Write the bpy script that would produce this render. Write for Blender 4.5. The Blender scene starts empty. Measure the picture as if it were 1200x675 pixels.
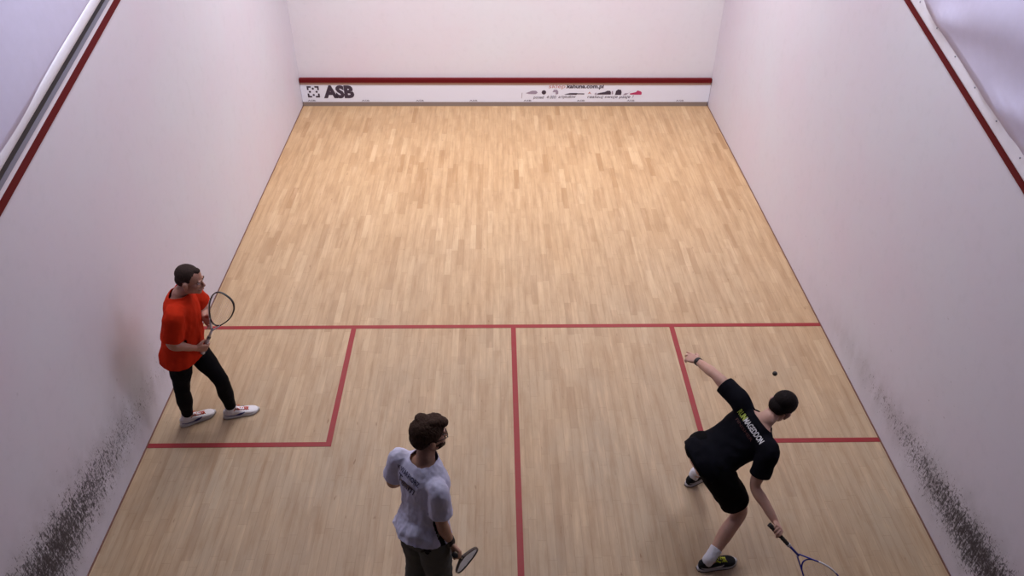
import bpy, bmesh, math, random
from mathutils import Vector as V, Matrix, noise
from mathutils.bvhtree import BVHTree

random.seed(7)
PI = math.pi
scene = bpy.context.scene
COL = scene.collection

# ------------------------------------------------------------------ camera
cam_d = bpy.data.cameras.new('camera')
cam_d.sensor_width = 36.0
cam_d.lens = 27.688
cam_d.clip_start = 0.05
cam = bpy.data.objects.new('camera', cam_d)
R = ((0.99979059, -0.01867433, 0.00836899),
     (0.00460816, 0.60390950, 0.79703957),
     (0.01993830, 0.79683410, -0.60386909))          # right, up, forward
m = Matrix.Identity(4)
for i in range(3):
    m[i][0] = R[0][i]; m[i][1] = R[1][i]; m[i][2] = -R[2][i]
    m[i][3] = (-0.1738, -11.7063, 5.2260)[i]
cam.matrix_world = m
COL.objects.link(cam)
scene.camera = cam

# ------------------------------------------------------------------ view + world
scene.view_settings.view_transform = 'Standard'
scene.view_settings.look = 'None'
scene.view_settings.gamma = 1.0
scene.view_settings.exposure = 0.0
scene.view_settings.use_curve_mapping = False
world = bpy.data.worlds.new('world')
scene.world = world
world.use_nodes = True
bg = world.node_tree.nodes['Background']
bg.inputs[0].default_value = (0.50, 0.48, 0.66, 1)
bg.inputs[1].default_value = 0.04

# ------------------------------------------------------------------ court lamps and an added rear fill pair (fixtures built further down)
LAMPS = [(-1.7, -1.9), (1.7, -1.9), (-1.7, -4.5), (1.7, -4.5), (-2.6, -6.3), (2.6, -6.3)]  # last pair is added, a cool fill for the upper side walls
LAMP_Z = 5.62
LAMP_W = [83, 83, 38, 38, 54, 54]
LAMP_C = [(1.0, 0.965, 0.955)] * 4 + [(0.84, 0.88, 1.0)] * 2
LAMP_S = [108] * 2 + [165] * 4
for (lx, ly), w, lc, ls in zip(LAMPS, LAMP_W, LAMP_C, LAMP_S):
    ld = bpy.data.lights.new('court_lamp_light', 'AREA')
    ld.shape = 'RECTANGLE'; ld.size, ld.size_y = (1.5, 0.5) if abs(lx) < 2 else (0.5, 1.2)
    ld.energy = w; ld.color = lc; ld.spread = math.radians(ls)
    lo = bpy.data.objects.new('court_lamp_light', ld)
    lo.location = (lx, ly, LAMP_Z - 0.03)
    COL.objects.link(lo)

# ------------------------------------------------------------------ materials
def mat(name, base, rough=0.6, metal=0.0, spec=0.5, sss=0.0, coat=0.0, sheen=0.0):
    mt = bpy.data.materials.new(name); mt.use_nodes = True
    b = mt.node_tree.nodes['Principled BSDF']
    b.inputs['Base Color'].default_value = (*base, 1)
    b.inputs['Roughness'].default_value = rough
    b.inputs['Metallic'].default_value = metal
    b.inputs['Specular IOR Level'].default_value = spec
    if sss:
        b.inputs['Subsurface Weight'].default_value = sss
        b.inputs['Subsurface Radius'].default_value = (0.012, 0.005, 0.003)
        b.inputs['Subsurface Scale'].default_value = 1.0
    if sheen: b.inputs['Sheen Weight'].default_value = sheen
    if coat: b.inputs['Coat Weight'].default_value = coat
    return mt

class NT:
    def __init__(s, mt): s.nt = mt.node_tree; s.b = s.nt.nodes['Principled BSDF']
    def n(s, t, **k):
        x = s.nt.nodes.new(t)
        for a, v in k.items(): setattr(x, a, v)
        return x
    def l(s, a, b): s.nt.links.new(a, b)
    def math(s, op, a, b=None, c=None, clamp=False):
        x = s.n('ShaderNodeMath', operation=op); x.use_clamp = clamp
        for i, v in enumerate((a, b, c)):
            if v is None: continue
            if isinstance(v, (int, float)): x.inputs[i].default_value = v
            else: s.l(v, x.inputs[i])
        return x.outputs[0]
    def ramp(s, v, a, b, c=0.0, d=1.0):
        x = s.n('ShaderNodeMapRange'); x.clamp = True
        s.l(v, x.inputs[0])
        for i, q in enumerate((a, b, c, d)): x.inputs[i + 1].default_value = q
        return x.outputs[0]
    def mix(s, f, a, b, blend='MIX'):
        x = s.n('ShaderNodeMix', data_type='RGBA', blend_type=blend)
        for i, v in ((0, f), (6, a), (7, b)):
            if isinstance(v, (int, float)): x.inputs[i].default_value = v
            elif isinstance(v, tuple): x.inputs[i].default_value = (*v, 1)
            else: s.l(v, x.inputs[i])
        return x.outputs[2]
    def noise(s, vec, scale, detail=3, rough=0.5, out='Fac'):
        x = s.n('ShaderNodeTexNoise'); s.l(vec, x.inputs['Vector'])
        x.inputs['Scale'].default_value = scale; x.inputs['Detail'].default_value = detail
        x.inputs['Roughness'].default_value = rough
        return x.outputs[out]
    def mapping(s, scale=(1, 1, 1), rot=(0, 0, 0), loc=(0, 0, 0)):
        t = s.n('ShaderNodeTexCoord'); mp = s.n('ShaderNodeMapping')
        mp.inputs['Scale'].default_value = scale; mp.inputs['Rotation'].default_value = rot
        mp.inputs['Location'].default_value = loc
        s.l(t.outputs['Object'], mp.inputs[0]); return mp.outputs[0]
    def bump(s, h, strength=0.2, dist=0.01):
        x = s.n('ShaderNodeBump'); x.inputs['Strength'].default_value = strength
        x.inputs['Distance'].default_value = dist
        s.l(h, x.inputs['Height']); s.l(x.outputs[0], s.b.inputs['Normal'])

def floor_material():
    mt = mat('maple_floor', (0.5, 0.3, 0.15), 0.42, spec=0.28); k = NT(mt)
    tc = k.n('ShaderNodeTexCoord'); sp = k.n('ShaderNodeSeparateXYZ'); k.l(tc.outputs['Object'], sp.inputs[0])
    W, L = 0.069, 0.52
    u = k.math('DIVIDE', sp.outputs[0], W); iu = k.math('FLOOR', u); fu = k.math('FRACT', u)
    wn = k.n('ShaderNodeTexWhiteNoise', noise_dimensions='1D'); k.l(iu, wn.inputs['W'])
    v = k.math('ADD', k.math('DIVIDE', sp.outputs[1], L), k.math('MULTIPLY', wn.outputs[0], 7.31))
    iv = k.math('FLOOR', v); fv = k.math('FRACT', v)
    cb = k.n('ShaderNodeCombineXYZ'); k.l(iu, cb.inputs[0]); k.l(iv, cb.inputs[1])
    w2 = k.n('ShaderNodeTexWhiteNoise', noise_dimensions='2D'); k.l(cb.outputs[0], w2.inputs['Vector'])
    rnd = w2.outputs[0]
    cr = k.n('ShaderNodeValToRGB'); k.l(rnd, cr.inputs[0])
    e = cr.color_ramp.elements
    e[0].position = 0; e[0].color = (0.38, 0.225, 0.115, 1)
    e[1].position = 1; e[1].color = (0.56, 0.385, 0.23, 1)
    for p, c in ((0.08, (0.455, 0.288, 0.157)), (0.5, (0.487, 0.317, 0.179)), (0.92, (0.51, 0.338, 0.192))):
        x = e.new(p); x.color = (*c, 1)
    grain = k.noise(k.mapping((38, 2.2, 1)), 1.0, 5, 0.6)
    col = k.mix(k.ramp(grain, 0.35, 0.75), cr.outputs[0], (0.86, 0.84, 0.82), 'MULTIPLY')
    # worn finish, plus wall sheen put into the colour, greyer towards the back
    wear_sheen = k.noise(k.mapping((0.9, 0.5, 1), loc=(3.1, 1.7, 0)), 1.3, 5, 0.65)
    back = k.ramp(sp.outputs[1], -2.2, -7.5)
    wf = k.math('MULTIPLY', k.ramp(wear_sheen, 0.25, 0.7, 0.25, 1.0), back)
    col = k.mix(k.math('MULTIPLY', wf, 0.75), col, (0.395, 0.325, 0.245))
    mot = k.noise(k.mapping((5, 3, 1)), 1.0, 5, 0.7)
    col = k.mix(k.ramp(mot, 0.5, 0.78, 0, 0.36), col, (0.31, 0.20, 0.11))
    st2 = k.noise(k.mapping((17, 1.6, 1), loc=(4, 2, 0)), 1.0, 4, 0.65)
    col = k.mix(k.ramp(st2, 0.50, 0.74, 0, 0.62), col, (0.29, 0.165, 0.085))
    col = k.mix(k.ramp(st2, 0.46, 0.28, 0, 0.5), col, (0.60, 0.42, 0.27))
    spots = k.noise(k.mapping((30, 7, 1), loc=(1, 5, 0)), 1.0, 2, 0.5)
    col = k.mix(k.ramp(spots, 0.71, 0.78, 0, 0.6), col, (0.19, 0.10, 0.05))
    seam = k.math('MINIMUM', k.math('MINIMUM', fu, k.math('SUBTRACT', 1.0, fu)),
                  k.math('MULTIPLY', k.math('MINIMUM', fv, k.math('SUBTRACT', 1.0, fv)), L / W))
    sm = k.ramp(seam, 0.0, 0.035, 0.42, 0.0)
    col = k.mix(sm, col, (0.17, 0.09, 0.04))
    k.l(col, k.b.inputs['Base Color'])
    k.l(k.ramp(wear_sheen, 0.2, 0.8, 0.42, 0.60), k.b.inputs['Roughness'])
    k.bump(k.math('SUBTRACT', 1.0, sm), 0.15, 0.001)
    return mt

def wall_material(name, base, scuff=None, seed=0.0):
    mt = mat(name, base, 0.55, spec=0.25); k = NT(mt)
    tc = k.n('ShaderNodeTexCoord'); sp = k.n('ShaderNodeSeparateXYZ'); k.l(tc.outputs['Object'], sp.inputs[0])
    big = k.noise(k.mapping((1, 1, 1), loc=(seed, 2, 1)), 0.8, 4, 0.6)
    col = k.mix(k.ramp(big, 0.3, 0.75), base, tuple(c * f for c, f in zip(base, (1.02, 0.92, 0.95))))
    fine = k.noise(k.mapping((1, 1, 1), loc=(seed, 0, 0)), 9.0, 5, 0.65)
    col = k.mix(k.ramp(fine, 0.52, 0.85, 0, 0.22), col, tuple(c * 0.72 for c in base))
    if scuff:
        y, z = sp.outputs[1], sp.outputs[2]
        zc0, zc1, w0, w1, amt = scuff
        zc = k.ramp(y, -3.8, -8.8, zc0, zc1)
        wd = k.ramp(y, -3.8, -8.8, w0, w1)
        d = k.math('DIVIDE', k.math('SUBTRACT', z, zc), wd)
        g = k.math('EXPONENT', k.math('MULTIPLY', k.math('MULTIPLY', d, d), -1.0))
        ry = k.math('POWER', k.ramp(y, -3.6, -8.4), 1.7)
        dens = k.math('MULTIPLY', k.math('MULTIPLY', g, ry), amt)
        # dirt film of the same rubbed band, with rear corner shade painted in
        film = k.noise(k.mapping((1, 3, 2), loc=(0, seed, 0)), 2.0, 4, 0.6)
        col = k.mix(k.math('MULTIPLY', k.math('MULTIPLY', dens, k.ramp(film, 0.25, 0.7)), 0.55), col, (0.13, 0.11, 0.11))
        for sc, lo, rot, st in (((1, 62, 20), 0.0, 0.5, 0.80), ((1, 24, 70), 3.0, -0.35, 0.70), ((1, 95, 40), 7.0, 0.9, 0.80), ((1, 40, 12), 12.0, 0.2, 0.72)):
            nz = k.noise(k.mapping(sc, rot=(rot, 0, 0), loc=(lo + seed, lo, 0)), 1.0, 3, 0.6)
            thr = k.math('SUBTRACT', 0.80, k.math('MULTIPLY', dens, 0.30))
            f = k.math('MULTIPLY', k.math('SUBTRACT', nz, thr), 14.0, clamp=True)
            f = k.math('MULTIPLY', f, k.ramp(dens, 0.02, 0.25))
            col = k.mix(k.math('MULTIPLY', f, st), col, (0.045, 0.04, 0.045))
        # stray ball marks
        st_ = k.noise(k.mapping((1, 16, 22), loc=(9, seed, 4)), 1.0, 2, 0.4)
        far = k.math('MULTIPLY', k.ramp(z, 2.2, 0.4), k.ramp(y, -2.5, -7))
        f = k.math('MULTIPLY', k.ramp(st_, 0.74, 0.80), far)
        col = k.mix(k.math('MULTIPLY', f, 0.5), col, (0.12, 0.10, 0.12))
    k.l(col, k.b.inputs['Base Color'])
    k.bump(k.noise(k.mapping((1, 1, 1)), 60, 3), 0.06, 0.002)
    return mt

def cloth(name, base, rough=0.85, scale=180, amp=0.25, var=0.12):
    mt = mat(name, base, rough, spec=0.05); k = NT(mt)
    a = k.noise(k.mapping(), 12, 4, 0.6)
    col = k.mix(k.ramp(a, 0.35, 0.7), base, tuple(c * (1 - var) for c in base))
    k.l(col, k.b.inputs['Base Color'])
    k.bump(k.noise(k.mapping(), scale, 3), amp, 0.002)
    return mt

def skin(name, base, red):
    mt = mat(name, base, 0.5, spec=0.35, sss=0.12); k = NT(mt)
    a = k.noise(k.mapping(), 22, 4, 0.6)
    k.l(k.mix(k.ramp(a, 0.4, 0.75, 0, 0.55), base, red), k.b.inputs['Base Color'])
    k.bump(k.noise(k.mapping(), 260, 3), 0.12, 0.001)
    return mt

def hairmat(name, base, light):
    mt = mat(name, base, 0.75, spec=0.12); k = NT(mt)
    a = k.noise(k.mapping((1, 1, 0.25)), 150, 4, 0.7)
    k.l(k.mix(k.ramp(a, 0.4, 0.75), base, light), k.b.inputs['Base Color'])
    k.bump(a, 0.5, 0.004)
    return mt

M = {}
M['floor'] = floor_material()
PAINT = (0.655, 0.66, 0.745)
M['wall_l'] = wall_material('painted_wall_left', PAINT, (0.12, 0.52, 0.09, 0.40, 1.15), 0.0)
M['wall_r'] = wall_material('painted_wall_right', PAINT, (0.10, 0.44, 0.07, 0.30, 1.15), 5.0)
M['wall_f'] = wall_material('painted_wall_front', (0.70, 0.695, 0.75), None, 2.0)
M['ceil'] = mat('ceiling_paint', (0.6, 0.58, 0.6), 0.8)
M['red'] = mat('red_line_paint', (0.125, 0.008, 0.011), 0.6, spec=0.1)
M['redf'] = mat('red_floor_paint', (0.27, 0.024, 0.028), 0.45, spec=0.3)
k_ = NT(M['redf']); a_ = k_.noise(k_.mapping(), 9, 5, 0.7)
k_.l(k_.mix(k_.ramp(a_, 0.45, 0.75, 0, 0.5), (0.27, 0.022, 0.028), (0.22, 0.05, 0.042)), k_.b.inputs['Base Color'])
M['white'] = mat('white_paint', (0.72, 0.70, 0.80), 0.45)
M['grey'] = mat('grey_rail', (0.20, 0.21, 0.29), 0.5)
M['dark'] = mat('dark_slot', (0.02, 0.02, 0.03), 0.6)
M['fabric'] = cloth('lavender_tarpaulin', (0.62, 0.60, 0.79), 0.6, 90, 0.1, 0.04)
M['hem'] = cloth('pale_hem', (0.78, 0.77, 0.86), 0.6, 90, 0.1, 0.05)
M['tin'] = mat('white_board', (0.74, 0.76, 0.88), 0.4)
M['tan'] = mat('tan_board', (0.42, 0.26, 0.20), 0.6)
M['base_strip'] = mat('grey_board_foot', (0.24, 0.19, 0.17), 0.6)
M['ink'] = mat('dark_print', (0.045, 0.03, 0.055), 0.6)
M['ink_l'] = mat('faded_print', (0.30, 0.25, 0.34), 0.6)
M['ink_r'] = mat('reddish_print', (0.50, 0.20, 0.18), 0.6)
M['pink'] = mat('crimson_print', (0.45, 0.03, 0.12), 0.6)
M['gap'] = mat('gap_trim', (0.16, 0.07, 0.05), 0.7)
M['steel'] = mat('lamp_housing', (0.6, 0.6, 0.6), 0.4, 0.6)
M['glow'] = mat('lamp_diffuser', (0.9, 0.9, 0.9), 0.5)
M['glow'].node_tree.nodes['Principled BSDF'].inputs['Emission Color'].default_value = (1, 0.93, 0.87, 1)
M['glow'].node_tree.nodes['Principled BSDF'].inputs['Emission Strength'].default_value = 3.0

# ------------------------------------------------------------------ object helpers
def link(name, me, material=None, parent=None, root=None):
    o = bpy.data.objects.new(name, me); COL.objects.link(o)
    if material and not len(me.materials): me.materials.append(material)
    if parent is not None:
        off = root if root is not None else V((0, 0, 0))
        me.transform(Matrix.Translation(-off))
        o.parent = parent
    return o
def obj(name, bm, material, parent=None, smooth=False, root=None):
    me = bpy.data.meshes.new(name)
    bmesh.ops.recalc_face_normals(bm, faces=bm.faces[:])
    bm.to_mesh(me); bm.free()
    if smooth:
        for p in me.polygons: p.use_smooth = True
    return link(name, me, material, parent, root)
def tag(o, label, cat, group=None):
    o['label'] = label; o['category'] = cat
    if group: o['group'] = group
    return o
def struct(o): o['kind'] = 'structure'; return o
def empty(name, loc):
    o = bpy.data.objects.new(name, None); COL.objects.link(o); o.location = loc
    o.empty_display_size = 0.1
    return o
def box(bm, a, b):
    vs = [bm.verts.new((x, y, z)) for z in (a[2], b[2]) for y in (a[1], b[1]) for x in (a[0], b[0])]
    for f in ((0, 2, 3, 1), (4, 5, 7, 6), (0, 1, 5, 4), (2, 6, 7, 3), (0, 4, 6, 2), (1, 3, 7, 5)):
        bm.faces.new([vs[i] for i in f])
def hexa(bm, p):
    vs = [bm.verts.new(q) for q in p]
    for f in ((0, 3, 2, 1), (4, 5, 6, 7), (0, 1, 5, 4), (1, 2, 6, 5), (2, 3, 7, 6), (3, 0, 4, 7)):
        bm.faces.new([vs[i] for i in f])
def catmull(P, t):
    n = len(P) - 1; i = max(0, min(int(t), n - 1)); f = t - i
    p0 = P[max(i - 1, 0)]; p1 = P[i]; p2 = P[i + 1]; p3 = P[min(i + 2, n)]
    return 0.5 * ((2 * p1) + (p2 - p0) * f + (2 * p0 - 5 * p1 + 4 * p2 - p3) * f * f + (3 * p1 - p0 - 3 * p2 + p3) * f ** 3)
def loft(bm, rings, cap=True, closed=False):
    n = len(rings[0]); R_ = [[bm.verts.new(p) for p in r] for r in rings]
    m_ = len(R_)
    for i in range(m_ if closed else m_ - 1):
        a, b = R_[i], R_[(i + 1) % m_]
        for j in range(n):
            bm.faces.new((a[j], a[(j + 1) % n], b[(j + 1) % n], b[j]))
    if cap and not closed:
        for r, rv in ((R_[0], rings[0]), (R_[-1], rings[-1])):
            c = bm.verts.new(sum(rv, V()) / n)
            for j in range(n): bm.faces.new((r[j], r[(j + 1) % n], c))
    return R_
def ering(c, a, b, ra, rb, n=20, p=2.0):
    out = []
    for i in range(n):
        t = 2 * PI * i / n; x, y = math.cos(t), math.sin(t)
        x = math.copysign(abs(x) ** (2 / p), x); y = math.copysign(abs(y) ** (2 / p), y)
        out.append(c + a * (ra * x) + b * (rb * y))
    return out
def interp(tab, t):
    if t <= tab[0][0]: return tab[0][1:]
    for q, r in zip(tab, tab[1:]):
        if t <= r[0]:
            f = (t - q[0]) / (r[0] - q[0]); f = f * f * (3 - 2 * f) if len(tab) > 2 else f
            return tuple(x + (y - x) * f for x, y in zip(q[1:], r[1:]))
    return tab[-1][1:]
def limb(bm, P, tab, n=18, steps=26, ref=V((0, 0, 1)), t0=0.0, t1=None, smooth_path=True, p=2.0):
    """tube through the points P; tab = rows of (t, ra, rb)"""
    P = [V(q) for q in P]
    if t1 is None: t1 = len(P) - 1.0
    f = (lambda t: catmull(P, t)) if smooth_path else (lambda t: P[min(int(t), len(P) - 2)].lerp(P[min(int(t), len(P) - 2) + 1], t - min(int(t), len(P) - 2)))
    rings = []; a = None
    for i in range(steps + 1):
        t = t0 + (t1 - t0) * i / steps
        c = f(t); d = (f(min(t + 0.02, t1)) - f(max(t - 0.02, t0))).normalized()
        if a is None:
            a = ref - d * ref.dot(d)
            if a.length < 1e-3: a = V((1, 0, 0)) - d * d.x
        a = (a - d * a.dot(d)).normalized(); b = d.cross(a)
        r = interp(tab, t); ra = r[0]; rb = r[1] if len(r) > 1 else r[0]
        rings.append(ering(c, a, b, ra, rb, n, p))
    loft(bm, rings)
def ellipsoid(bm, c, ax, r, nu=20, nv=12, fn=None):
    """ax = 3 axes; r = 3 radii"""
    rings = []
    for i in range(1, nv):
        ph = PI * i / nv; row = []
        for j in range(nu):
            th = 2 * PI * j / nu
            d = V((math.sin(ph) * math.cos(th), math.sin(ph) * math.sin(th), math.cos(ph)))
            k = fn(d) if fn else 1.0
            row.append(c + k * (ax[0] * (r[0] * d.x) + ax[1] * (r[1] * d.y) + ax[2] * (r[2] * d.z)))
        rings.append(row)
    loft(bm, rings)
def tube(bm, P, r, n=8, closed=False, ref=V((0, 0, 1))):
    P = [V(q) for q in P]; rings = []; a = None; m_ = len(P)
    for i, c in enumerate(P):
        if closed: d = (P[(i + 1) % m_] - P[i - 1]).normalized()
        else: d = (P[min(i + 1, m_ - 1)] - P[max(i - 1, 0)]).normalized()
        if a is None:
            a = ref - d * ref.dot(d)
            if a.length < 1e-3: a = V((1, 0, 0)) - d * d.x
        a = (a - d * a.dot(d)).normalized(); b = d.cross(a)
        ra, rb = (r, r) if isinstance(r, (int, float)) else r
        rings.append(ering(c, a, b, ra, rb, n))
    loft(bm, rings, closed=closed)
def fuse(bm, voxel, smooth=0, fac=0.5):
    """voxel union of everything in bm, returns a new bmesh"""
    bmesh.ops.recalc_face_normals(bm, faces=bm.faces[:])
    me = bpy.data.meshes.new('tmp'); bm.to_mesh(me); bm.free()
    o = bpy.data.objects.new('tmp', me); COL.objects.link(o)
    md = o.modifiers.new('r', 'REMESH'); md.mode = 'VOXEL'; md.voxel_size = voxel; md.adaptivity = 0
    if smooth:
        s = o.modifiers.new('s', 'SMOOTH'); s.iterations = smooth; s.factor = fac
    dg = bpy.context.evaluated_depsgraph_get(); dg.update()
    me2 = bpy.data.meshes.new_from_object(o.evaluated_get(dg))
    bpy.data.objects.remove(o); bpy.data.meshes.remove(me)
    b = bmesh.new(); b.from_mesh(me2); bpy.data.meshes.remove(me2)
    return b
def cut(bm, co, no, radius=10.0, tube_r=None, keep=None):
    """remove what lies beyond the plane, only near co (and near the axis co + t*no when tube_r is given)"""
    co = V(co); no = V(no).normalized()
    def inside(p, k):
        d = p - co
        if keep and keep(p): return False
        if tube_r is None: return d.length < radius * k
        t = d.dot(no); return -.03 * k < t < .12 and (d - no * t).length < tube_r * k
    fs = [f for f in bm.faces if inside(f.calc_center_median(), 1.0)]
    ge = set(fs)
    for f in fs: ge.update(f.verts); ge.update(f.edges)
    bmesh.ops.bisect_plane(bm, geom=list(ge), plane_co=co, plane_no=no, dist=1e-5)
    dead = [f for f in bm.faces if inside(f.calc_center_median(), 1.02) and (f.calc_center_median() - co).dot(no) > 1e-4]
    bmesh.ops.delete(bm, geom=dead, context='FACES')
def wrinkle(bm, amp, scale=(14, 14, 6), seed=0.0, mask=None, ax=None):
    bm.normal_update()
    new = []
    for v in bm.verts:
        p = v.co
        q = V((p.x * scale[0], p.y * scale[1], p.z * scale[2])) + V((seed, seed * 2, 0))
        n1 = noise.noise(q); n2 = noise.noise(q * 2.3 + V((5, 5, 5)))
        d = (1 - abs(n1) * 2.4) * 0.6 + n2 * 0.4
        k = mask(p) if mask else 1.0
        new.append(v.co + v.normal * (amp * d * k))
    for v, c in zip(bm.verts, new): v.co = c
def solid(o, th):
    s_ = o.modifiers.new('thickness', 'SOLIDIFY'); s_.thickness = th; s_.offset = -1; s_.use_even_offset = False
    return o
def text_bm(s, size, bold=0.0, extrude=0.0, shear=0.0, space=1.0, align='CENTER'):
    cu = bpy.data.curves.new('t', 'FONT'); cu.body = s; cu.size = size; cu.offset = bold; cu.extrude = extrude
    cu.shear = shear; cu.space_character = space; cu.align_x = align; cu.align_y = 'CENTER'; cu.resolution_u = 3
    o = bpy.data.objects.new('t', cu); COL.objects.link(o)
    dg = bpy.context.evaluated_depsgraph_get(); dg.update()
    me = bpy.data.meshes.new_from_object(o.evaluated_get(dg))
    bpy.data.objects.remove(o); bpy.data.curves.remove(cu)
    b = bmesh.new(); b.from_mesh(me); bpy.data.meshes.remove(me)
    return b

# ------------------------------------------------------------------ the court
X0, X1, YB, HC = -3.2, 3.2, -9.75, 5.8
b = bmesh.new(); box(b, (X0 - 0.2, -12.8, -0.1), (X1 + 0.2, 0.2, 0)); struct(obj('floor', b, M['floor']))
b = bmesh.new(); box(b, (X0 - 0.2, YB, 0), (X0, 0.2, HC)); struct(obj('wall_left', b, M['wall_l']))
b = bmesh.new(); box(b, (X1, YB, 0), (X1 + 0.2, 0.2, HC)); struct(obj('wall_right', b, M['wall_r']))
b = bmesh.new(); box(b, (X0, 0, 0), (X1, 0.2, HC)); struct(obj('wall_front', b, M['wall_f']))
b = bmesh.new(); box(b, (X0 - 0.2, YB, HC), (X1 + 0.2, 0.2, HC + 0.15)); struct(obj('ceiling', b, M['ceil']))
tn = [0]
def trim(bm, m_):
    tn[0] += 1; return struct(obj('trim_%d' % tn[0], bm, m_))
# floor markings, 5 cm wide
T = 0.003; SH = -5.465; BX = 1.637; BY = -7.022
for a, c in (((X0, SH - .025), (X1, SH + .025)),
             ((-.025, YB), (.025, SH - .025)),
             ((-BX - .025, BY), (-BX + .025, SH - .025)), ((X0, BY - .025), (-BX + .025, BY + .0)),
             ((BX - .025, BY), (BX + .025, SH - .025)), ((BX - .025, BY - .025), (X1, BY + .0))):
    bm = bmesh.new()
    w0, w1 = (a, c)
    if abs(c[1] - a[1]) < 0.03: w0 = (a[0], BY - .05); w1 = (c[0], BY)
    box(bm, (w0[0], w0[1], 0), (w1[0], w1[1], T)); trim(bm, M['redf'])
# thin dark joint where the side walls meet the boards
for s in (-1, 1):
    bm = bmesh.new(); box(bm, (s * 3.2 - (0.010 if s > 0 else 0), YB, 0), (s * 3.2 + (0.010 if s < 0 else 0), 0, 0.008)); trim(bm, M['gap'])
# sloping bands of the side walls: z = a + b * (y + 5)
def sloped(bm, side, za, zb, depth, sl=0.237, y0=YB, y1=0.0, back=0.0):
    x0 = side * (3.2 + back); x1 = side * (3.2 - depth)
    z = lambda a, y: a + sl * (y + 5)
    hexa(bm, [(x0, y0, z(za, y0)), (x1, y0, z(za, y0)), (x1, y1, z(za, y1)), (x0, y1, z(za, y1)),
              (x0, y0, z(zb, y0)), (x1, y0, z(zb, y0)), (x1, y1, z(zb, y1)), (x0, y1, z(zb, y1))])
bm = bmesh.new(); sloped(bm, -1, 3.252, 3.317, 0.004); trim(bm, M['red'])
bm = bmesh.new(); sloped(bm, 1, 3.262, 3.317, 0.004); trim(bm, M['red'])
bm = bmesh.new(); sloped(bm, -1, 3.317, 3.357, 0.003); trim(bm, M['white'])
bm = bmesh.new(); sloped(bm, -1, 3.357, 3.395, 0.006); trim(bm, M['grey'])
bm = bmesh.new(); sloped(bm, -1, 3.395, 3.447, 0.004); trim(bm, M['dark'])
bm = bmesh.new(); sloped(bm, 1, 3.317, 3.36, 0.003); trim(bm, M['white'])
bm = bmesh.new(); box(bm, (X0 + .01, -0.004, 4.47), (X1 - .01, 0, 4.52)); trim(bm, M['red'])
bm = bmesh.new(); box(bm, (X0, -0.004, 1.78), (X1, 0, 1.83)); trim(bm, M['red'])

# stretched tarpaulins above the out lines
def tarpaulin(side, z_lo, fold, label, hem_to):
    root = empty('tarpaulin', (side * 3.2, -4.9, 4.0)); tag(root, label, 'tarpaulin')
    ro = V(root.location)
    bm = bmesh.new(); ny, nz = 150, 46
    grid = []
    for i in range(ny + 1):
        y = -9.7 + 9.62 * i / ny; row = []
        lo = z_lo + 0.237 * (y + 5)
        for j in range(nz + 1):
            f = j / nz; z = lo + (5.78 - lo) * f
            h = (z - lo)
            d = fold(y, h)
            row.append(bm.verts.new((side * (3.2 - d), y, z)))
        grid.append(row)
    for i in range(ny):
        for j in range(nz): bm.faces.new((grid[i][j], grid[i + 1][j], grid[i + 1][j + 1], grid[i][j + 1]))
    o = obj('sheet', bm, M['fabric'], root, True, ro)
    s_ = o.modifiers.new('thick', 'SOLIDIFY'); s_.thickness = 0.004; s_.offset = 0
    return root, ro
def fold_l(y, h):
    return 0.022 + 0.010 * (1 - math.exp(-h * 4)) * math.sin(y * 1.3 + h * 2) + 0.008 * noise.noise(V((y * 1.2, h * 2, 0))) - 0.008 * math.exp(-h * 12)
def fold_r(y, h):
    d = 0.012 + 0.06 * (1 - math.exp(-h * 1.5))
    for yc, a, sl_, w in ((-5.75, 0.055, 1.1, 0.10), (-6.7, 0.05, 1.6, 0.09), (-4.8, 0.04, 1.0, 0.10), (-7.9, 0.05, 1.3, 0.1)):
        u = (y - yc) + h * sl_ * 1.6
        d += 0.7 * a * math.exp(-(u / (w + h * 0.5)) ** 2) * math.exp(-h * 1.5) * min(1, h * 10 + 0.2)
    d += 0.018 * noise.noise(V((y * 1.6, h * 2.2, 3)))
    return d
rt, ro = tarpaulin(-1, 3.50, fold_l, 'pale lavender tarpaulin stretched above the left wall over the dark slot', 0.08)
bm = bmesh.new()
P = [V((-3.2 + 0.014 + 0.002 * math.sin(y_ * 2), y_, 3.49 + 0.237 * (y_ + 5))) for y_ in [-9.7 + 9.6 * i / 80 for i in range(81)]]
tube(bm, P, (0.045, 0.010), 12)
o = obj('hem', bm, M['hem'], rt, True, ro); o['label'] = 'paler rolled lower hem'
rt, ro = tarpaulin(1, 3.42, fold_r, 'creased lavender tarpaulin fixed above the right wall by a riveted white edge', 0.08)
bm = bmesh.new(); sloped(bm, 1, 3.335, 3.455, 0.012, back=-0.003); o = obj('edge_band', bm, M['hem'], rt, False, ro); o['label'] = 'white edge band'
for i in range(26):
    y_ = -9.4 + i * 0.36; z_ = 3.40 + 0.237 * (y_ + 5)
    bm = bmesh.new(); tube(bm, [(3.189, y_, z_), (3.184, y_, z_)], 0.006, 10); obj('rivet', bm, M['grey'], rt, True, ro)

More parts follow.
